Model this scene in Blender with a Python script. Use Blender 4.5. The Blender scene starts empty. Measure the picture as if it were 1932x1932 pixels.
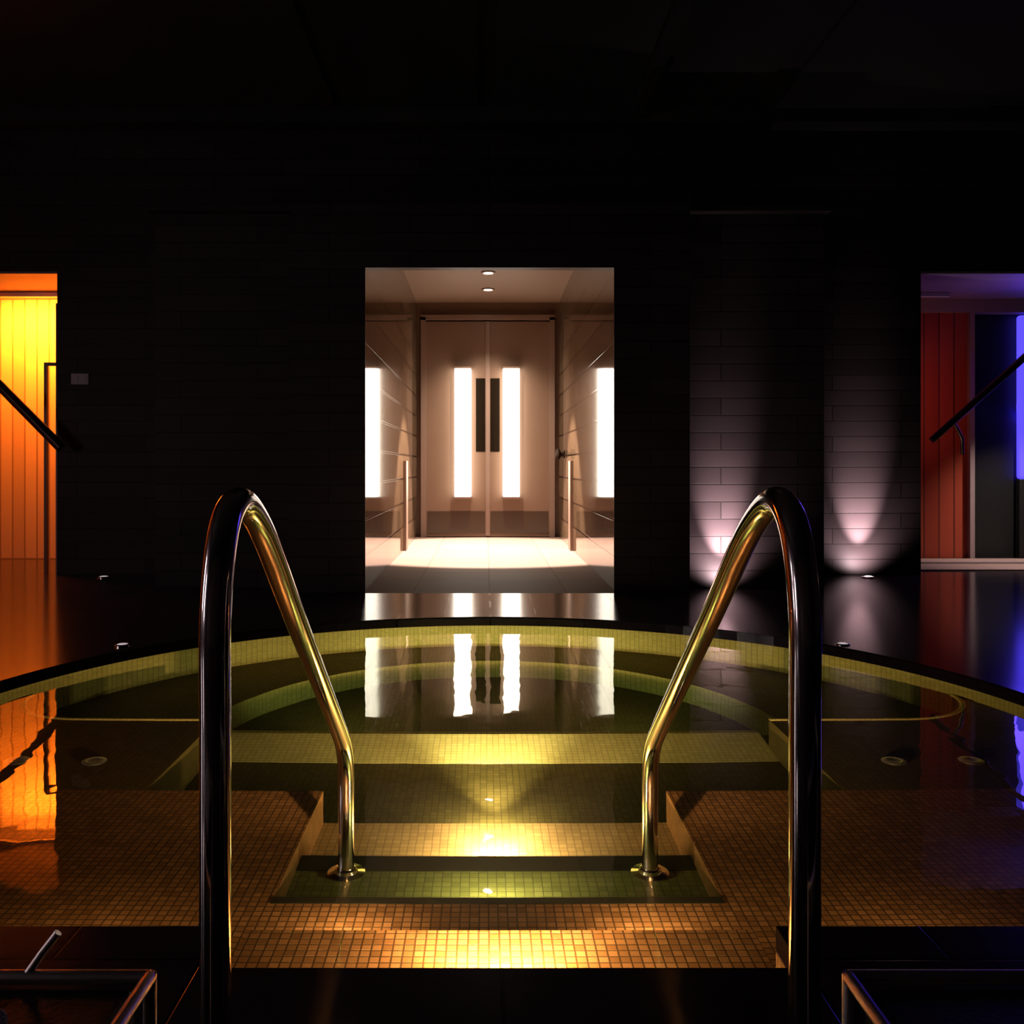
import bpy, bmesh, math, random
from mathutils import Vector, Matrix
from mathutils.geometry import tessellate_polygon
random.seed(4)
PI = math.pi
sc = bpy.context.scene
col = sc.collection

# ------------------------------------------------------------------ camera
F = 1700.0
CX, CY, CH = 916.0, 880.0, 0.985
cam_d = bpy.data.cameras.new('camera')
cam_d.sensor_width = 36.0
cam_d.lens = 36.0*F/1932.0
cam_d.shift_x = (966-CX)/1932.0
cam_d.shift_y = -(966-CY)/1932.0
cam_d.clip_start = 0.05
cam = bpy.data.objects.new('camera', cam_d); col.objects.link(cam)
cam.location = (-0.032, 0, CH)
cam.rotation_euler = (PI/2, 0, 0)
sc.camera = cam

# ------------------------------------------------------------------ world, exposure
w = bpy.data.worlds.new('world'); sc.world = w; w.use_nodes = True
w.node_tree.nodes['Background'].inputs[0].default_value = (0.5, 0.35, 0.4, 1)
w.node_tree.nodes['Background'].inputs[1].default_value = 0.0
sc.view_settings.view_transform = 'Standard'
sc.view_settings.look = 'None'
sc.view_settings.exposure = 0.0
sc.view_settings.gamma = 1.0
sc.view_settings.use_curve_mapping = False
sc.cycles.max_bounces = 10
sc.cycles.glossy_bounces = 6
sc.cycles.transmission_bounces = 8
sc.cycles.caustics_reflective = False
sc.cycles.caustics_refractive = False
sc.cycles.sample_clamp_indirect = 0.0

# light strengths
P_STEP1, P_STEP4, P_SEAT, P_FLOOR = 26.0, 10.0, 6.0, 7.0
P_HALL, P_WASH, P_WASH2 = 3700.0, 44.0, 36.0
P_ORANGE, P_RED, P_BLUE = 110.0, 2.4, 10.0

def light(name, kind, loc, power, color, direction=(0,0,-1), parent=None, size=0.1, sizey=None, spot=None, blend=0.5):
    d = bpy.data.lights.new(name, kind)
    d.energy = power; d.color = color
    if kind == 'AREA':
        d.size = size
        if sizey: d.shape = 'RECTANGLE'; d.size_y = sizey
        else: d.shape = 'DISK'
    else:
        d.shadow_soft_size = size
    if spot: d.spot_size = spot; d.spot_blend = blend
    o = bpy.data.objects.new(name, d); col.objects.link(o)
    o.location = loc
    o.rotation_euler = Vector(direction).to_track_quat('-Z', 'Y').to_euler()
    if parent:
        o.parent = parent
        o.matrix_parent_inverse = Matrix.Translation(-Vector(parent.location))
    return o

# ------------------------------------------------------------------ materials
def nm(name):
    m = bpy.data.materials.new(name); m.use_nodes = True
    nt = m.node_tree; b = nt.nodes['Principled BSDF']
    return m, nt, b
def plain(name, c, rough=0.5, metal=0.0, noise=0.0, nscale=20, bump=0.0, spec=0.5):
    m, nt, b = nm(name)
    b.inputs['Base Color'].default_value = (*c, 1)
    b.inputs['Roughness'].default_value = rough
    b.inputs['Metallic'].default_value = metal
    b.inputs['Specular IOR Level'].default_value = spec
    if noise or bump:
        tc = nt.nodes.new('ShaderNodeTexCoord'); n = nt.nodes.new('ShaderNodeTexNoise')
        n.inputs['Scale'].default_value = nscale; n.inputs['Detail'].default_value = 4
        nt.links.new(tc.outputs['Object'], n.inputs['Vector'])
        if noise:
            mx = nt.nodes.new('ShaderNodeMix'); mx.data_type = 'RGBA'
            mx.inputs[6].default_value = (*[v*(1-noise) for v in c], 1)
            mx.inputs[7].default_value = (*[min(1, v*(1+noise)) for v in c], 1)
            nt.links.new(n.outputs['Fac'], mx.inputs[0]); nt.links.new(mx.outputs[2], b.inputs['Base Color'])
        if bump:
            bp = nt.nodes.new('ShaderNodeBump'); bp.inputs['Strength'].default_value = bump
            bp.inputs['Distance'].default_value = 0.01
            nt.links.new(n.outputs['Fac'], bp.inputs['Height']); nt.links.new(bp.outputs[0], b.inputs['Normal'])
    return m
def tiles(name, c1, c2, grout, tw, th, rough=0.3, mortar=0.03, offset=0.0, bump=0.3, bias=0.0, wall=None, spec=0.5, dist=0.003):
    """tiles on any axis: picks the projection from the face normal"""
    m, nt, b = nm(name); L = nt.links
    tc = nt.nodes.new('ShaderNodeTexCoord'); ge = nt.nodes.new('ShaderNodeNewGeometry')
    sp = nt.nodes.new('ShaderNodeSeparateXYZ'); L.new(tc.outputs['Object'], sp.inputs[0])
    sn = nt.nodes.new('ShaderNodeSeparateXYZ'); L.new(ge.outputs['True Normal'], sn.inputs[0])
    def absgt(s, v):
        a = nt.nodes.new('ShaderNodeMath'); a.operation = 'ABSOLUTE'; L.new(s, a.inputs[0])
        g = nt.nodes.new('ShaderNodeMath'); g.operation = 'GREATER_THAN'; L.new(a.outputs[0], g.inputs[0]); g.inputs[1].default_value = v
        return g.outputs[0]
    zf = absgt(sn.outputs[2], 0.7); xf = absgt(sn.outputs[0], 0.7)
    def comb(a, bb):
        c = nt.nodes.new('ShaderNodeCombineXYZ'); L.new(a, c.inputs[0]); L.new(bb, c.inputs[1]); return c.outputs[0]
    def mixv(f, a, bb):
        mx = nt.nodes.new('ShaderNodeMix'); mx.data_type = 'VECTOR'; L.new(f, mx.inputs[0]); L.new(a, mx.inputs[4]); L.new(bb, mx.inputs[5]); return mx.outputs[1]
    side = mixv(xf, comb(sp.outputs[0], sp.outputs[2]), comb(sp.outputs[1], sp.outputs[2]))
    uv = mixv(zf, side, comb(sp.outputs[0], sp.outputs[1]))
    br = nt.nodes.new('ShaderNodeTexBrick'); L.new(uv, br.inputs['Vector'])
    br.offset = offset; br.squash = 1.0
    br.inputs['Scale'].default_value = 1.0
    br.inputs['Brick Width'].default_value = tw; br.inputs['Row Height'].default_value = th
    br.inputs['Mortar Size'].default_value = mortar*th; br.inputs['Mortar Smooth'].default_value = 0.2
    br.inputs['Bias'].default_value = bias
    br.inputs['Color1'].default_value = (*c1, 1); br.inputs['Color2'].default_value = (*c2, 1); br.inputs['Mortar'].default_value = (*grout, 1)
    L.new(br.outputs['Color'], b.inputs['Base Color'])
    bp = nt.nodes.new('ShaderNodeBump'); bp.invert = True
    bp.inputs['Strength'].default_value = bump; bp.inputs['Distance'].default_value = dist
    L.new(br.outputs['Fac'], bp.inputs['Height']); L.new(bp.outputs[0], b.inputs['Normal'])
    b.inputs['Roughness'].default_value = rough
    b.inputs['Specular IOR Level'].default_value = spec
    return m
def emit(name, c, s):
    m, nt, b = nm(name)
    b.inputs['Base Color'].default_value = (*c, 1)
    b.inputs['Emission Color'].default_value = (*c, 1)
    b.inputs['Emission Strength'].default_value = s
    return m

M = {}
M['deck'] = tiles('deck_stone', (0.035,0.024,0.028), (0.05,0.035,0.04), (0.008,0.006,0.006), 0.6, 0.3, rough=0.15, mortar=0.015, offset=0.5, spec=0.28, bump=0.25, dist=0.002)
M['brick'] = tiles('dark_stone_tile', (0.034,0.025,0.026), (0.052,0.039,0.040), (0.018,0.013,0.013), 1.25, 0.14, rough=0.5, mortar=0.04, offset=0.5, bump=0.4, dist=0.004, spec=0.15)
M['upper'] = plain('upper_wall', (0.03,0.016,0.014), 0.7, noise=0.2, nscale=3)
M['ceil'] = plain('ceiling_paint', (0.012,0.012,0.012), 0.8, noise=0.2, nscale=2)
M['ceilpanel'] = plain('ceiling_panel', (0.05,0.055,0.05), 0.6, noise=0.15, nscale=2)
M['hall_wall'] = tiles('hall_wall_tile', (0.09,0.058,0.034), (0.16,0.105,0.065), (0.02,0.012,0.008), 0.7, 0.28, rough=0.06, mortar=0.04, offset=0.5, bump=0.4, dist=0.001)
M['hall_back'] = plain('hall_back_wood', (0.20,0.125,0.085), 0.42, noise=0.12, nscale=1.5)
M['hall_frame'] = plain('hall_frame', (0.24,0.165,0.13), 0.4)
M['hall_ceiling'] = plain('hall_ceiling', (0.24,0.165,0.115), 0.6)
M['hall_floor'] = tiles('hall_floor_stone', (0.24,0.165,0.14), (0.27,0.19,0.16), (0.18,0.12,0.10), 0.6, 0.6, rough=0.6, mortar=0.01, bump=0.1, spec=0.08)
M['dark_panel'] = plain('dark_bronze', (0.06,0.035,0.02), 0.25)
M['dark_glass'] = plain('dark_glass', (0.012,0.008,0.005), 0.1)
M['chrome'] = plain('chrome', (0.80,0.77,0.78), 0.10, 1.0)
M['steel'] = plain('brushed_steel', (0.6,0.55,0.56), 0.42, 1.0, bump=0.05, nscale=80)
M['bronze'] = plain('bronze', (0.30,0.20,0.11), 0.35, 1.0)
M['rail_dark'] = plain('dark_rail_metal', (0.06,0.03,0.03), 0.35, 0.6)
M['pool_tile'] = tiles('olive_mosaic', (0.20,0.21,0.06), (0.29,0.29,0.095), (0.12,0.12,0.05), 0.026, 0.026, rough=0.35, mortar=0.06, bump=0.4, dist=0.002)
M['wall_tile'] = tiles('lit_green_wall_mosaic', (0.36,0.38,0.12), (0.48,0.48,0.17), (0.2,0.2,0.08), 0.026, 0.026, rough=0.3, mortar=0.06, bump=0.4, dist=0.002)  # paler than the seats: lamplight on upright faces is put into the colour
M['step_tile'] = tiles('warm_mosaic', (0.45,0.34,0.16), (0.55,0.42,0.21), (0.25,0.19,0.1), 0.026, 0.026, rough=0.3, mortar=0.05, bump=0.4, dist=0.002)
M['floor_tile'] = tiles('shaded_floor_mosaic', (0.09,0.075,0.022), (0.13,0.105,0.035), (0.05,0.04,0.015), 0.026, 0.026, rough=0.4, mortar=0.06, bump=0.3, dist=0.002)  # same tile as the walls, darkened for the weaker light on level faces
M['pale_wall'] = plain('pale_reflecting_wall', (0.6,0.52,0.54), 0.8)  # kept pale only so the chrome handrails reflect it
M['brown_tile'] = tiles('brown_mosaic', (0.22,0.11,0.04), (0.38,0.20,0.085), (0.08,0.045,0.02), 0.024, 0.024, rough=0.35, mortar=0.09, bump=0.9, dist=0.004)
M['trim_tile'] = tiles('pale_mosaic', (0.52,0.47,0.17), (0.62,0.56,0.23), (0.3,0.27,0.12), 0.026, 0.026, rough=0.3, mortar=0.05, bump=0.4, dist=0.002)
M['slats'] = tiles('orange_onyx_boards', (0.85,0.62,0.40), (0.65,0.44,0.26), (0.4,0.25,0.12), 0.13, 9.0, rough=0.5, mortar=0.001, bump=0.3)
M['red_panel'] = tiles('red_boards', (0.30,0.04,0.02), (0.38,0.06,0.03), (0.1,0.02,0.01), 0.16, 9.0, rough=0.45, mortar=0.001, bump=0.3)
M['portal'] = plain('portal_plaster', (0.30,0.22,0.24), 0.6, noise=0.1)
M['black'] = plain('black_lining', (0.006,0.006,0.007), 0.5)
M['cushion'] = plain('black_vinyl', (0.006,0.006,0.006), 0.5, bump=0.2, nscale=120)
M['towel'] = plain('pale_towel', (0.45,0.42,0.42), 0.9, bump=0.6, nscale=150)
M['plate'] = plain('switch_plastic', (0.5,0.42,0.45), 0.4)
M['strip'] = emit('strip_light', (1.0,0.93,0.80), 7.0)
M['down'] = emit('downlight_lens', (1.0,0.85,0.68), 45)
M['uplit'] = emit('uplight_lens', (1.0,0.86,0.88), 2.5)
M['lens'] = emit('underwater_lens', (1.0,0.84,0.5), 5.0)
M['dimlens'] = emit('faint_lens', (1.0,0.85,0.9), 0.45)
M['blue'] = emit('blue_lamp', (0.07,0.05,1.0), 1.8)
M['ledwarm'] = emit('threshold_led', (1.0,0.78,0.62), 1.2)

# water
m, nt, b = nm('pool_water'); nt.nodes.remove(b)
g = nt.nodes.new('ShaderNodeBsdfGlass'); g.inputs['IOR'].default_value = 1.33; g.inputs['Roughness'].default_value = 0.012
g.inputs['Color'].default_value = (0.97,1.0,0.9,1)
tc = nt.nodes.new('ShaderNodeTexCoord'); mp = nt.nodes.new('ShaderNodeMapping'); mp.inputs['Scale'].default_value = (2.2, 1.5, 1)
n = nt.nodes.new('ShaderNodeTexNoise'); n.inputs['Scale'].default_value = 2.2; n.inputs['Detail'].default_value = 2
bp = nt.nodes.new('ShaderNodeBump'); bp.inputs['Strength'].default_value = 0.16; bp.inputs['Distance'].default_value = 0.007
nt.links.new(tc.outputs['Object'], mp.inputs[0]); nt.links.new(mp.outputs[0], n.inputs['Vector'])
nt.links.new(n.outputs['Fac'], bp.inputs['Height']); nt.links.new(bp.outputs[0], g.inputs['Normal'])
nt.links.new(g.outputs[0], nt.nodes['Material Output'].inputs[0])
M['water'] = m

# ------------------------------------------------------------------ mesh helpers
def obj(name, bm, mat, parent=None, smooth=False, origin=None):
    bmesh.ops.recalc_face_normals(bm, faces=bm.faces)
    if origin is None:
        origin = Vector((0,0,0)) if parent is None else Vector(parent.location)
    else: origin = Vector(origin)
    me = bpy.data.meshes.new(name)
    bmesh.ops.translate(bm, verts=bm.verts, vec=-origin)
    bm.to_mesh(me); bm.free()
    if smooth:
        for p in me.polygons: p.use_smooth = True
        me.set_sharp_from_angle(angle=math.radians(40))
    me.materials.append(mat)
    o = bpy.data.objects.new(name, me); col.objects.link(o)
    if parent:
        o.parent = parent; o.location = (0,0,0)
    else:
        o.location = origin
    return o
def box(bm, x0, x1, y0, y1, z0, z1, bev=0.0):
    t = bmesh.new()
    bmesh.ops.create_cube(t, size=1)
    for v in t.verts:
        v.co = Vector(((x0+x1)/2+v.co.x*(x1-x0), (y0+y1)/2+v.co.y*(y1-y0), (z0+z1)/2+v.co.z*(z1-z0)))
    if bev: bmesh.ops.bevel(t, geom=t.edges[:], offset=bev, segments=3, profile=0.5, affect='EDGES')
    me = bpy.data.meshes.new('t'); t.to_mesh(me); t.free(); bm.from_mesh(me); bpy.data.meshes.remove(me)
    return bm
def B(*a, **k): return box(bmesh.new(), *a, **k)
def prism(outer, z0, z1, holes=(), bm=None):
    bm = bm or bmesh.new()
    loops = [outer]+list(holes)
    tris = tessellate_polygon([[Vector((x,y,0)) for x,y in l] for l in loops])
    flat = [p for l in loops for p in l]
    vt = [bm.verts.new((x,y,z1)) for x,y in flat]; vb = [bm.verts.new((x,y,z0)) for x,y in flat]
    for t in tris:
        try: bm.faces.new([vt[i] for i in t]); bm.faces.new([vb[i] for i in reversed(t)])
        except ValueError: pass
    k = 0
    for l in loops:
        n = len(l)
        for i in range(n):
            a, c = k+i, k+(i+1)%n
            bm.faces.new((vt[a], vt[c], vb[c], vb[a]))
        k += n
    return bm
def tube(bm, pts, r, n=20, cap=True):
    pts = [Vector(p) for p in pts]
    rings = []; up = None
    for i, p in enumerate(pts):
        d = ((pts[min(i+1, len(pts)-1)]-p).normalized() + (p-pts[max(i-1,0)]).normalized()).normalized()
        if up is None:
            up = Vector((1,0,0)) if abs(d.x) < 0.9 else Vector((0,0,1))
        s = d.cross(up).normalized(); up = s.cross(d).normalized()
        rings.append([bm.verts.new(p + r*(math.cos(a)*up+math.sin(a)*s)) for a in [2*PI*k/n for k in range(n)]])
    for a, c in zip(rings, rings[1:]):
        for k in range(n): bm.faces.new((a[k], a[(k+1)%n], c[(k+1)%n], c[k]))
    if cap: bm.faces.new(rings[0]); bm.faces.new(rings[-1])
    return bm
def lathe(bm, prof, c, n=32):
    """profile (r, z) revolved about vertical axis through c"""
    rings = []
    for r, z in prof:
        if r < 1e-6: rings.append([bm.verts.new((c[0], c[1], c[2]+z))])
        else: rings.append([bm.verts.new((c[0]+r*math.cos(2*PI*k/n), c[1]+r*math.sin(2*PI*k/n), c[2]+z)) for k in range(n)])
    for a, q in zip(rings, rings[1:]):
        for k in range(n):
            l = (k+1) % n
            if len(a) == 1 and len(q) == 1: continue
            if len(a) == 1: bm.faces.new((a[0], q[l], q[k]))
            elif len(q) == 1: bm.faces.new((a[k], a[l], q[0]))
            else: bm.faces.new((a[k], a[l], q[l], q[k]))
    return bm
def thing(name, label, cat, loc=(0,0,0), group=None):
    o = bpy.data.objects.new(name, None); col.objects.link(o); o.location = loc; o.empty_display_size = 0.1
    o['label'] = label; o['category'] = cat
    if group: o['group'] = group
    return o
def tag(o, label, cat, group=None):
    o['label'] = label; o['category'] = cat
    if group: o['group'] = group
    return o
def struct(name, bm, mat, parent=None, label=None):
    o = obj(name, bm, mat, parent)
    if parent is None: o['kind'] = 'structure'
    if label: o['label'] = label
    return o
def arc(cx, cy, r, a0, a1, n):
    return [(cx+r*math.cos(a0+(a1-a0)*i/n), cy+r*math.sin(a0+(a1-a0)*i/n)) for i in range(n+1)]

# ------------------------------------------------------------------ pool outline
ZW = -0.05
PC, PR = 3.55, 2.33            # pool centre (0, PC) and radius
YN = 1.93                      # straight near edge of the pool
YS = 1.77                      # near edge of the entry notch
SW = 0.59                      # half width of the entry stairs
xa = math.sqrt(PR**2-(PC-YN)**2)
a0 = math.atan2(YN-PC, xa)
def pool_outline(grow=0.0):
    R = PR+grow; x = math.sqrt(R**2-(PC-YN)**2); a = math.atan2(YN-PC, x)
    return arc(0, PC, R, a, PI-a, 96) + [(-SW, YN), (-SW, YS), (SW, YS), (SW, YN)]
OUT = pool_outline()

# ------------------------------------------------------------------ the room shell
YF, YB, YH = 7.0, 8.2, 12.6      # projecting front block, main end wall, end of the hall
XH = 0.99                        # half width of the hall
XB = 2.71                        # half width of the projecting block
deck_out = [(-6.5,-3.5),(6.5,-3.5),(6.5,9.8),(XB,9.8),(XH,9.8),(XH,YF),(-XH,YF),(-XH,9.8),(-XB,9.8),(-6.5,9.8)]
struct('floor', prism(deck_out, -0.06, 0.0, [OUT]), M['deck'])
struct('floor_hall', B(-XH, XH, YF, YH, -0.06, 0.0), M['hall_floor'])
# projecting block with the hall opening
ZT = 3.03; ZD = 2.53
YW = 7.3; XP = 1.555; XD = 0.995
bm = bmesh.new()
box(bm, -XP, -XD, YF, YW+0.2, 0, ZT); box(bm, XD, XP, YF, YW+0.2, 0, ZT); box(bm, -XD, XD, YF, YF+0.1, ZD, ZT)
box(bm, -XD, -0.967, YF, YF+0.012, 0, ZD); box(bm, 0.967, XD, YF, YF+0.012, 0, ZD)
box(bm, -XB, -XP, YW, YW+0.2, 0, ZT); box(bm, XP, XB, YW, YW+0.2, 0, ZT)
box(bm, -XB, -XB+0.3, YW+0.2, YB+0.01, 0, ZT); box(bm, XB-0.3, XB, YW+0.2, YB+0.01, 0, ZT)
struct('wall_front_block', bm, M['brick'])
struct('trim_ledge', B(-XB-0.03, XB+0.03, YW-0.1, YB, ZT, ZT+0.05), M['brick'])
# main end wall with the two side openings
ZO = 2.76; XO = 3.93; XE = 6.3; ZC = 4.18
bm = bmesh.new()
for s in (-1, 1):
    a, c = sorted((s*XB*0.98, s*XO)); box(bm, a, c, YB, YB+0.3, 0, ZC)
    a, c = sorted((s*XO, s*XE)); box(bm, a, c, YB, YB+0.3, ZO, ZC)
    a, c = sorted((s*XE, s*6.5)); box(bm, a, c, YB, YB+0.3, 0, ZC)
box(bm, -XB*0.98, XB*0.98, YB, YB+0.3, ZT, ZC)
struct('wall_back', bm, M['brick'])
for s, nme in ((-1,'left'), (1,'right')):
    a, c = sorted((s*6.5, s*6.7))
    struct('wall_'+nme, B(a, c, -3.5, YB+0.3, 0, ZC), M['pale_wall' if s < 0 else 'brick'])
struct('wall_rear', B(-6.5, 6.5, -3.7, -3.5, 0, ZC), M['brick'])
struct('ceiling', B(-6.7, 6.7, -3.7, YB+0.3, ZC, ZC+0.15), M['ceil'])
# ceiling bays: pale panels between dark beams
k = 0
for x0, x1 in ((-3.4,-1.35), (-1.2,-0.1), (0.05,1.25), (1.35,2.3), (2.5,4.4)):
    struct('trim_ceiling_panel_%d' % (k+1), B(x0, x1, 4.2, YB-0.25, ZC-0.03, ZC), M['ceilpanel' if k == 2 else 'ceil']); k += 1
struct('trim_beam_cross', B(-6.5, 6.5, YB-0.22, YB, ZC-0.14, ZC), M['ceil'])
struct('trim_beam_long', B(1.255, 1.345, 3.8, YB-0.22, ZC-0.12, ZC), M['ceil'])
# hall
struct('wall_hall_left', box(B(-XH-0.1, -XH, YB+0.1, YH, 0, 3.27), -XH-0.1, -XH, YF+0.012, YB+0.1, 0, ZD+0.003), M['hall_wall'])
struct('wall_hall_right', box(B(XH, XH+0.1, YB+0.1, YH, 0, 3.27), XH, XH+0.1, YF+0.012, YB+0.1, 0, ZD+0.003), M['hall_wall'])
struct('wall_lobby_left', B(-XP+0.05, -XH, YF+0.12, YB+0.1, ZD+0.003, ZT-0.05), M['hall_wall'])
struct('wall_lobby_right', B(XH, XP-0.05, YF+0.12, YB+0.1, ZD+0.003, ZT-0.05), M['hall_wall'])
struct('ceiling_lobby', B(-XP+0.05, XP-0.05, YF+0.1, YB, ZT-0.05, ZT), M['hall_ceiling'])
struct('ceiling_hall', B(-XH-0.1, XH+0.1, YB+0.3, YH+0.1, 3.27, 3.37), M['hall_ceiling'])
struct('wall_hall_end', B(-XH-0.1, XH+0.1, YH, YH+0.1, 0, 3.27), M['hall_back'])
for s, i in ((-1,1),(1,2)):
    a, c = sorted((s*XH, s*(XH-0.035)))
    struct('trim_hall_post_%d' % i, B(a, c, 10.5, 10.75, 0, 1.05), M['hall_frame'])
# double door at the end of the hall
for s, i in ((-1,1),(1,2)):
    x0, x1 = sorted((s*0.008, s*0.86))
    dr = struct('door_%d' % i, B(x0, x1, YH-0.06, YH-0.003, 0.012, 3.0), M['hall_back'])
    a, c = sorted((s*0.035, s*0.165))
    obj('glass_slot', B(a, c, YH-0.066, YH-0.058, 1.19, 2.21), M['dark_glass'], dr)
    a, c = sorted((s*0.04, s*0.84))
    obj('kick_panel', B(a, c, YH-0.068, YH-0.058, 0.06, 0.36), M['dark_panel'], dr)
    a, c = sorted((s*0.86, s*0.93))
    struct('trim_door_frame_%d' % i, B(a, c, YH-0.09, YH-0.001, 0, 3.06), M['hall_frame'])
struct('trim_door_frame_head', B(-0.93, 0.93, YH-0.09, YH-0.001, 3.02, 3.09), M['hall_frame'])
struct('trim_door_stile', B(-0.028, 0.028, YH-0.085, YH-0.061, 0.02, 3.0), M['hall_frame'])

# light strips on the doors
for s, wd in ((-1,'left'), (1,'right')):
    cx = s*0.335-0.01
    st = thing('strip_light', 'tall glowing white light strip on the %s leaf of the hall doors' % wd, 'light', (cx, YH-0.16, 0.54), 'light strips at the end of the hall')
    obj('diffuser', B(cx-0.115, cx+0.115, YH-0.19, YH-0.10, 0.56, 2.34, bev=0.02), M['strip'], st, smooth=True)
    obj('end_cap', B(cx-0.12, cx+0.12, YH-0.195, YH-0.068, 0.54, 0.565), M['hall_frame'], st)
    obj('end_cap', B(cx-0.12, cx+0.12, YH-0.195, YH-0.068, 2.335, 2.36), M['hall_frame'], st)
M['knob_black'] = plain('matt_dark_bronze', (0.02,0.01,0.006), 0.8, spec=0.1)
kb = thing('door_knob', 'round dark bronze knob on the right wall of the hall', 'knob', (0.975, 11.5, 1.14))
bm = lathe(bmesh.new(), [(0,0),(0.05,0),(0.055,0.012),(0.03,0.02),(0.025,0.05),(0.055,0.06),(0.075,0.085),(0.06,0.115),(0,0.125)], (0,0,0))
bmesh.ops.rotate(bm, verts=bm.verts, cent=(0,0,0), matrix=Matrix.Rotation(-PI/2, 3, 'Y'))
bmesh.ops.translate(bm, verts=bm.verts, vec=(0.98, 11.5, 1.14))
obj('knob', bm, M['knob_black'], kb, smooth=True)

# hall downlights
for i, (y, lb) in enumerate(((9.2,'small round downlight in the hall ceiling nearest the pool room'), (10.6,'middle one of three small downlights in the hall ceiling'), (11.6,'small round downlight in the hall ceiling closest to the end doors'))):
    t = thing('downlight', lb, 'light', (0, y, 3.27), 'hall ceiling downlights')
    obj('bezel', lathe(bmesh.new(), [(0.085,0),(0.085,-0.012),(0.06,-0.016),(0.055,-0.004),(0.055,0)], (0,y,3.27)), M['hall_frame'], t, smooth=True)
    obj('lens', lathe(bmesh.new(), [(0.055,-0.001),(0.03,-0.009),(0,-0.012)], (0,y,3.27)), M['down'], t, smooth=True)
    light('hall_spot', 'SPOT', (0,y,3.24), P_HALL*(0.0,1.0,0.12)[i]+10, (1.0,0.80,0.64), (0,0,-1), t, size=0.03, spot=math.radians(63 if i == 1 else 110), blend=0.2 if i == 1 else 1.0)

# ------------------------------------------------------------------ side recesses
for s, nme in ((-1,'left'), (1,'right')):
    a, c = sorted((s*XO, s*6.7))
    struct('ceiling_recess_'+nme, B(a-0.1, c+0.1, YB+0.3, 9.8, ZO, ZO+0.1), M['portal'])
    struct('trim_head_'+nme, B(a, min(c, 6.3) if s > 0 else c, YB+0.005, YB+0.3, ZO-0.02, ZO), M['portal'])
    a, c = sorted((s*XO, s*(XO-0.1)))
    struct('wall_recess_inner_'+nme, B(a, c, YB+0.3, 9.8, 0, ZO), M['portal'])
    a, c = sorted((s*6.7, s*6.6))
    struct('wall_recess_outer_'+nme, B(a, c, YB+0.3, 9.8, 0, ZO), M['black'])
struct('wall_recess_orange', B(-6.6, -XO, 9.6, 9.7, 0, ZO), M['slats'])
struct('wall_recess_red', B(XO, 5.10, 9.6, 9.7, 0, ZO-0.14), M['red_panel'])
struct('trim_recess_head', B(XO, 6.6, 9.55, 9.7, ZO-0.14, ZO), M['portal'])
struct('trim_recess_post', B(5.10, 5.15, 9.54, 9.7, 0, ZO-0.14), M['portal'])
struct('wall_recess_dark', B(5.15, 6.6, 9.72, 9.8, 0, ZO-0.14), M['black'])
bl = thing('light_column', 'tall glowing blue light column in the dark right recess', 'light', (5.75, 9.62, 0))
obj('tube', B(5.66, 6.0, 9.60, 9.68, 0.85, 2.6, bev=0.03), M['blue'], bl, smooth=True)
obj('base', B(5.66, 6.0, 9.60, 9.68, 0, 0.85, bev=0.01), M['black'], bl)
light('blue_glow', 'AREA', (5.75, 9.5, 1.9), P_BLUE, (0.10,0.05,1.0), (-0.35,-1,-0.5), bl, size=0.3, sizey=1.4)
# frame of the glazed screen at the orange recess
gs = thing('screen_frame', 'slim metal frame upright at the edge of the orange lit recess', 'frame', (-4.03, YB+0.18, 0))
bm = box(bmesh.new(), -4.02, -3.985, YB+0.16, YB+0.2, 0, 2.5); box(bm, -4.13, -4.105, YB+0.16, YB+0.2, 0, 1.92); box(bm, -4.13, -3.985, YB+0.16, YB+0.2, 1.92, 1.95)
obj('upright', bm, M['hall_frame'], gs)
ow = thing('wall_washer', 'small lamp under the head of the orange recess', 'light', (-4.9, 9.3, ZO))
obj('housing', B(-5.3, -4.1, 9.15, 9.21, ZO-0.05, ZO, bev=0.008), M['steel'], ow)
light('orange_glow', 'AREA', (-4.7, 9.18, ZO-0.10), P_ORANGE, (1.0,0.20,0.012), (0,0.55,-1), ow, size=1.0, sizey=0.06)
rw = thing('wall_washer', 'small lamp under the head of the red boarded recess', 'light', (4.55, 9.2, ZO))
obj('housing', B(4.4, 4.7, 9.17, 9.25, ZO-0.05, ZO, bev=0.008), M['steel'], rw)
light('red_glow', 'AREA', (4.5, 9.1, 1.7), P_RED*0.55, (1.0,0.25,0.12), (0,1,0.0), rw, size=0.6, sizey=1.2)
light('head_glow', 'AREA', (5.0, 8.6, 2.2), 0.5, (0.85,0.4,0.9), (0,0.2,1), rw, size=0.8, sizey=0.3)
# lit threshold
struct('trim_sill_right', B(XO+0.01, 6.3, 8.5, 9.53, 0.0, 0.012), M['hall_floor'])  # pale slab added so the strip of floor shows bright
tl = thing('threshold_bar', 'low bar across the floor of the right recess, lit by an added spot above', 'light', (5.0, 8.9, 0))
obj('housing', B(4.05, 6.3, 9.0, 9.06, 0, 0.03), M['steel'], tl)
light('added_threshold_spot', 'SPOT', (5.6, 8.95, 1.9), 220, (1.0,0.8,0.66), (0,0,-1), tl, size=0.05, spot=math.radians(100), blend=1.0)  # added spot in mid-air lights the sill; the bar itself doesn't glow

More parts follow.
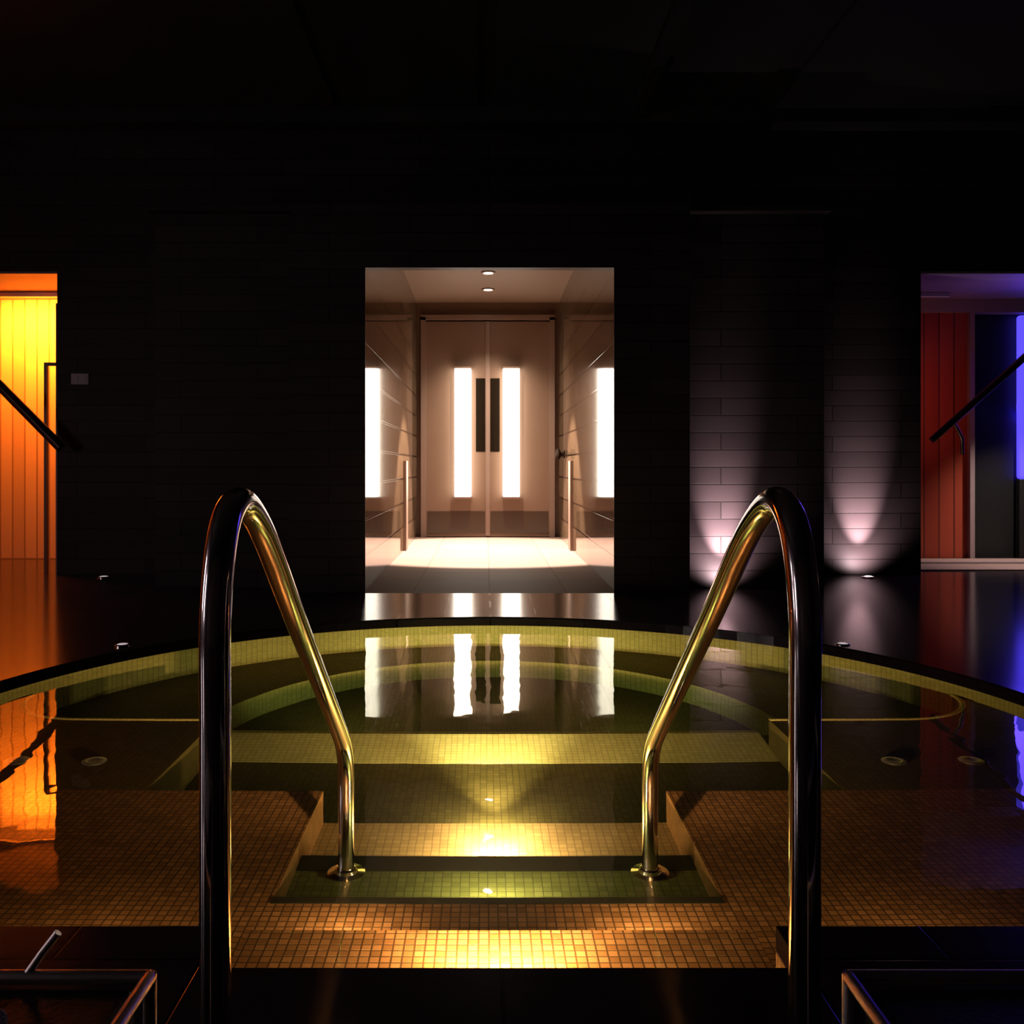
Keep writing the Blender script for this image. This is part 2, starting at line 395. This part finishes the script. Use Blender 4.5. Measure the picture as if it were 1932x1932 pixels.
# slanted handrails in front of the recesses
def slanted(s, label, mat, p0, p1, r, br):
    t = thing('slanted_handrail', label, 'handrail', p0, 'slanted handrails beside the recess openings')
    d = (Vector(p1)-Vector(p0)).normalized()
    obj('rail', tube(bmesh.new(), [p0, Vector(p0)+d*0.02, p1], r, 16), mat, t, smooth=True)
    q = Vector(p0)+d*br
    if s > 0: obj('bracket', tube(bmesh.new(), [q, q+Vector((s*0.06,0.05,-0.05)), q+Vector((s*0.14,0.10,-0.16)), q+Vector((s*0.15,0.12,-0.30))], 0.016, 12), mat, t, smooth=True)
    return t
slanted(1, 'slim bronze slanted handrail rising to the right before the red boards', M['bronze'], (4.08, 8.3, 1.225), (5.9, 8.3, 2.86), 0.032, 0.26)
slanted(-1, 'thick dark slanted handrail rising to the left before the orange recess', M['rail_dark'], (-3.80, 8.0, 1.15), (-5.6, 8.0, 2.98), 0.045, 0.5)

# switch on the left wall
sw = thing('wall_switch', 'small pale double switch plate on the dark wall beside the orange recess', 'switch', (-3.72, YB, 1.78))
obj('plate', B(-3.80, -3.64, YB-0.012, YB, 1.73, 1.83, bev=0.004), M['plate'], sw)
obj('rocker', B(-3.785, -3.73, YB-0.018, YB-0.010, 1.75, 1.81, bev=0.003), M['plate'], sw)
obj('rocker', B(-3.71, -3.655, YB-0.018, YB-0.010, 1.75, 1.81, bev=0.003), M['plate'], sw)

# deck uplights
def uplight(x, y, label, lit, power=0, d=(0,0.1,1), r=0.045, spot=60):
    t = thing('uplight', label, 'light', (x, y, 0), 'small round uplights set in the deck')
    obj('bezel', lathe(bmesh.new(), [(r*1.3,0),(r*1.3,0.008),(r*1.05,0.014),(r,0.006),(r,0)], (x,y,0)), M['chrome'], t, smooth=True)
    obj('lens', lathe(bmesh.new(), [(r,0.004),(r*0.9,0.010),(r*0.5,0.016),(0,0.018)], (x,y,0)), M['uplit' if lit else 'dimlens'], t, smooth=True)
    if power: light('uplight_narrow', 'SPOT', (x,y,0.06), power*9.0, (1.0,0.76,0.80), (0,0.45,1), t, size=0.02, spot=math.radians(46), blend=1.0)
    if power: light('uplight_beam', 'SPOT', (x,y,0.06), power, (1.0,0.76,0.80), d, t, size=0.03, spot=math.radians(spot), blend=1.0)
uplight(3.36, 7.98, 'bright deck uplight washing the wall beside the red recess', True, P_WASH2, (0,1,1), spot=125)
uplight(1.88, 7.10, 'lit deck uplight behind the right handrail, washing the block wall', False, P_WASH, (0,1,1), spot=125)
uplight(-3.41, 7.97, 'faintly glowing deck uplight by the far wall near the orange recess', False)
uplight(-2.02, 4.93, 'faintly glowing deck uplight on the left side of the pool rim', False, r=0.03)
uplight(1.93, 4.95, 'faintly glowing deck uplight on the right side of the pool rim', False, r=0.03)

# ------------------------------------------------------------------ the pool
pool = thing('plunge_pool', 'round olive mosaic pool with seats and entry steps sunk in the dark deck', 'pool', (0, PC, 0))
def zz(d): return ZW-d
D1, DP, D3, D4, DS, DF = 0.10, 0.23, 0.37, 0.50, 0.63, 0.97
Y1, YP, Y3, Y4 = 2.10, 2.37, 2.74, 3.10
HC, HR = 4.10, 1.38            # centre and radius of the deep half-round basin
# outer wall ring
def ring_outline(g): return pool_outline(g)
obj('pool_wall', prism([(x, y) for x, y in arc(0, PC, PR+0.15, a0-0.1, PI-a0+0.1, 96)] + list(reversed(arc(0, PC, PR, a0-0.1, PI-a0+0.1, 96))), zz(DF), -0.061), M['wall_tile'], pool)
# rim
obj('rim', prism(arc(0, PC, PR+0.045, a0, PI-a0, 96) + list(reversed(arc(0, PC, PR-0.012, a0, PI-a0, 96))), -0.058, 0.006), M['deck'], pool)
# near walls
bm = box(bmesh.new(), -1.9, -SW, YN-0.1, YN, zz(DF), -0.061); box(bm, SW, 1.9, YN-0.1, YN, zz(DF), -0.061)
box(bm, -SW-0.1, SW+0.1, YS-0.1, YS, zz(DF), -0.061)
box(bm, -SW-0.1, -SW, YS, YN-0.1, zz(DF), -0.061); box(bm, SW, SW+0.1, YS, YN-0.1, zz(DF), -0.061)
obj('near_wall', bm, M['brown_tile'], pool)
# floor
obj('basin_floor', B(-1.5, 1.5, HC-0.0, 5.6, zz(DF)-0.1, zz(DF)), M['floor_tile'], pool)
obj('basin_wall', prism(arc(0, HC, 1.38, 0, PI, 64)+list(reversed(arc(0, HC, 1.37, 0, PI, 64))), zz(DF), zz(DS)+0.004), M['wall_tile'], pool)
# seat with the half-round basin cut out
seat_o = arc(0, PC, PR+0.02, math.asin((Y4-PC)/(PR+0.02)), PI-math.asin((Y4-PC)/(PR+0.02)), 96)
hole = arc(0, HC, HR, 0, PI, 64)
obj('seat', prism(seat_o, zz(DF)-0.02, zz(DS), [hole]), M['floor_tile'], pool)
# pale nosing along the straight seat edge, sloped to catch more lamplight
bm = bmesh.new()
nv = [[bm.verts.new((x, y, z)) for y, z in ((3.78, zz(DS)-0.005), (3.78, zz(DS)+0.006), (4.06, zz(DS)+0.075), (HC, zz(DS)+0.07), (HC, zz(DS)-0.005))] for x in (-1.2, 1.2)]
bm.faces.new(nv[0]); bm.faces.new(nv[1])
for k in range(5): bm.faces.new((nv[0][k], nv[0][(k+1)%5], nv[1][(k+1)%5], nv[1][k]))
obj('seat_nosing', bm, M['trim_tile'], pool)
# near platform with the stair well cut out
xw = lambda y: math.sqrt((PR+0.02)**2-(PC-y)**2)
plat = [(SW, YN), (xw(YN), YN)] + arc(0, PC, PR+0.02, math.atan2(YN-PC, xw(YN)), math.asin((Y4-PC)/(PR+0.02)), 24)[1:] + [(SW, Y4)]
bm = prism(plat, zz(DF), zz(DP)); prism([(-x, y) for x, y in reversed(plat)], zz(DF), zz(DP), bm=bm)
box(bm, -SW, SW, Y1, YP, zz(DF), zz(DP))
obj('platform', bm, M['brown_tile'], pool)
obj('entry_step', B(-SW, SW, YS, Y1, zz(DF), zz(D1)), M['brown_tile'], pool)
obj('entry_step', B(-SW, SW, YP, Y3, zz(DF), zz(D3)), M['pool_tile'], pool)
obj('entry_step', B(-SW, SW, Y3, Y4, zz(DF), zz(D4)), M['step_tile'], pool)
M['nose'] = plain('dark_nosing', (0.02,0.02,0.012), 0.4)
obj('step_nosing', B(-SW, SW, YP-0.03, YP+0.002, zz(DP)-0.004, zz(DP)+0.004), M['nose'], pool)
obj('step_nosing', B(-SW, SW, Y3-0.09, Y3+0.002, zz(D3)-0.004, zz(D3)+0.004), M['nose'], pool)
# side shelves with rounded outer corner
SD = 0.23
def shelf(s):
    y0, y1 = Y4, 3.92
    R = PR+0.02
    o = [(1.20, y0), (xw(y0), y0)] + arc(0, PC, R, math.asin((y0-PC)/R), math.asin((4.25-PC)/R), 14)[1:]
    xc = xw(4.25)-0.03
    o += [(xc-0.02, 4.2)] + [(xc-0.42+0.40*math.cos(a), y1+0.38-0.38*math.sin(a)) for a in [PI/2*i/10 for i in range(11)]]
    o += [(1.20, y1)]
    if s < 0: o = [(-x, y) for x, y in reversed(o)]
    obj('side_shelf', prism(o, zz(DS)-0.01, zz(SD)), M['floor_tile'], pool)
    line = [(1.20, y1-0.01)] + [(xc-0.42+0.40*math.cos(a), y1-0.01+0.38-0.38*math.sin(a)) for a in [PI/2-PI/2*i/14 for i in range(15)]]
    obj('shelf_edging', tube(bmesh.new(), [(s*x, y, zz(SD)+0.002) for x, y in line], 0.014, 10), M['trim_tile'], pool, smooth=True)
    for x, y in ((1.50, 3.38), (1.79, 3.38)):
        j = obj('water_jet', lathe(bmesh.new(), [(0.045,0),(0.045,0.008),(0.03,0.014),(0.02,0.006),(0,0.006)], (s*x, y, zz(SD)), 24), M['steel'], pool, smooth=True)
shelf(-1); shelf(1)
# underwater lamps in the risers, facing away from the deck
def riser_lamp(x, y, z, r, power, c=(1.0,0.66,0.30), d=(0,1,-0.25), spot=None, core=0, cd=(0,1,-0.5), ca=70):
    o = obj('step_light', B(x-r, x+r, y-0.004, y+0.006, z-r*0.6, z+r*0.6, bev=0.003), M['lens'], pool)
    if spot: light('riser_beam', 'SPOT', (x, y+0.02, z), power, c, d, pool, size=r*0.5, spot=math.radians(spot), blend=0.8)
    if core: light('riser_core', 'SPOT', (x, y+0.015, z), core, c, cd, pool, size=0.012, spot=math.radians(ca), blend=1.0)
    if not spot: light('riser_beam', 'AREA', (x, y+0.012, z), power, c, d, pool, size=r*2)
riser_lamp(0, YS, zz(0.045), 0.04, P_STEP1, c=(1.0,0.56,0.24), core=220, cd=(0,1,-0.45), ca=110)
for x in (-0.36, 0.36):
    riser_lamp(x, Y1, zz(D1+0.05), 0.025, 1.6, c=(1.0,0.58,0.26))  # added lamps to brighten the platform beyond the first step
riser_lamp(0, Y3, zz(D3+0.05), 0.04, P_STEP4, core=48, cd=(0,1,-0.3), ca=80)
riser_lamp(0, Y4, zz(D4+0.05), 0.05, P_SEAT, c=(1.0,0.78,0.38), d=(0,1,0.0), core=230, cd=(0,1,0.06), ca=52)
riser_lamp(0, YP, zz(DP+0.05), 0.03, 2.5, c=(1.0,0.85,0.4))  # added lamp to brighten the olive step below the platform
for x in (-0.7, 0.7):
    riser_lamp(x, HC, zz(DS+0.12), 0.06, P_FLOOR, c=(0.95,1.0,0.42), d=(0,1,0.22), spot=120)
for x in (-0.95, 0.95):
    riser_lamp(x, YN, zz(0.10), 0.035, 1.1, c=(1.0,0.55,0.22), d=(0,1,-0.3))  # added lamps to brighten both sides of the platform
wt = obj('pool_water', prism(pool_outline(-0.001), ZW-0.0005, ZW), M['water'])
# keep only the top face of the water
bm = bmesh.new(); bm.from_mesh(wt.data)
bmesh.ops.delete(bm, geom=[f for f in bm.faces if f.normal.z < 0.5], context='FACES')
bm.to_mesh(wt.data); bm.free()
tag(wt, 'calm clear water filling the round pool up to the deck', 'water'); wt['kind'] = 'stuff'

# ------------------------------------------------------------------ handrails
def catmull(P, n=10):
    P = [Vector(p) for p in P]; out = []
    Q = [2*P[0]-P[1]] + P + [2*P[-1]-P[-2]]
    for i in range(1, len(Q)-2):
        for k in range(n):
            t = k/n; a, b2, c, d = Q[i-1:i+3]
            out.append(0.5*((2*b2)+(-a+c)*t+(2*a-5*b2+4*c-d)*t*t+(-a+3*b2-3*c+d)*t**3))
    out.append(P[-1]); return out
def handrail(s, label):
    x = s*0.445+0.005
    t = thing('pool_handrail', label, 'handrail', (x, 1.36, 0), 'pair of chrome handrails at the pool steps')
    zf = zz(D3)
    pts = [(x,1.36,0.0),(x,1.36,0.3),(x,1.36,0.6),(x,1.36,0.745),(x,1.385,0.85),(x,1.43,0.91),(x,1.50,0.928),(x,1.59,0.897),(x,1.70,0.83),(x,1.89,0.69),(x,2.22,0.455),(x,2.50,0.255),(x,2.595,0.175),(x,2.635,0.09),(x,2.64,-0.02),(x,2.64,-0.2),(x,2.64,zf)]
    obj('rail', tube(bmesh.new(), catmull(pts), 0.0235, 28), M['chrome'], t, smooth=True)
    prof = [(0.026,0.03),(0.03,0.028),(0.034,0.012),(0.055,0.006),(0.055,0)]
    obj('flange', lathe(bmesh.new(), prof, (x,1.36,0)), M['chrome'], t, smooth=True)
    obj('flange', lathe(bmesh.new(), prof, (x,2.64,zf)), M['chrome'], t, smooth=True)
handrail(-1, 'left chrome handrail arching from the deck down into the pool')
handrail(1, 'right chrome handrail arching from the deck down into the pool')

# ------------------------------------------------------------------ low black benches in the foreground
def bench(s, label, xi, arm=False):
    x0, x1 = sorted((xi, xi+s*0.95)); y0, y1, zt = 0.72, 1.20, 0.314
    t = thing('low_bench', label, 'bench', ((x0+x1)/2, (y0+y1)/2, 0), 'low black benches at the deck edge')
    r = 0.009
    bm = bmesh.new()
    for a, c in (((x0,y1),(x1,y1)), ((x0,y0),(x1,y0)), ((x0,y0),(x0,y1)), ((x1,y0),(x1,y1))):
        tube(bm, [(a[0],a[1],zt-r), ((a[0]+c[0])/2,(a[1]+c[1])/2,zt-r), (c[0],c[1],zt-r)], r, 12)
    obj('frame', bm, M['steel'], t, smooth=True)
    for x in (x0, x1):
        for y in (y0, y1):
            obj('leg', tube(bmesh.new(), [(x,y,0),(x,y,0.15),(x,y,zt-0.004)], r, 12), M['steel'], t, smooth=True)
    obj('cushion', B(x0+0.012, x1-0.012, y0+0.012, y1-0.012, zt-0.09, zt-0.012, bev=0.015), M['cushion'], t, smooth=True)
    if arm:
        obj('arm', tube(bmesh.new(), [(-0.645,1.20,zt-r),(-0.625,1.205,zt+0.02),(-0.606,1.21,zt+0.045)], 0.0055, 12), M['steel'], t, smooth=True)
bench(-1, 'low black bench with steel frame left of the handrails', -0.479, True)
bench(1, 'low black bench with steel frame right of the handrails', 0.452)
tw = obj('folded_towel', B(-0.95, -0.605, 0.82, 1.09, 0.303, 0.335, bev=0.012), M['towel'], smooth=True, origin=(-0.8, 0.96, 0.303))
tag(tw, 'pale folded towel lying on the left black bench', 'towel')

# ------------------------------------------------------------------ added sconces out of view, for the streak on the chrome rails
def sconce(x, y, z, label):
    t = thing('wall_sconce', label, 'light', (x, y, z), 'added unseen sconces on the left wall beside the benches')
    obj('shade', B(x, x+0.08, y-0.16, y+0.16, z-0.8, z+0.8, bev=0.02), M['sconce'], t, smooth=True)
    obj('backplate', B(x-0.02, x, y-0.18, y+0.18, z-0.83, z+0.83), M['steel'], t)
    light('added_wall_wash', 'AREA', (x+0.5, y, z), 4, (1.0,0.8,0.84), (-1,0,0), t, size=0.1, sizey=1.0)  # added light on the pale wall that the handrails mirror
M['sconce'] = emit('sconce_shade', (1.0,0.82,0.84), 8.0)
sconce(-6.48, -0.4, 1.5, 'added unseen frosted sconce on the left wall, nearer the rear wall')
sconce(-6.48, 1.8, 1.5, 'added unseen frosted sconce on the left wall, nearer the pool')
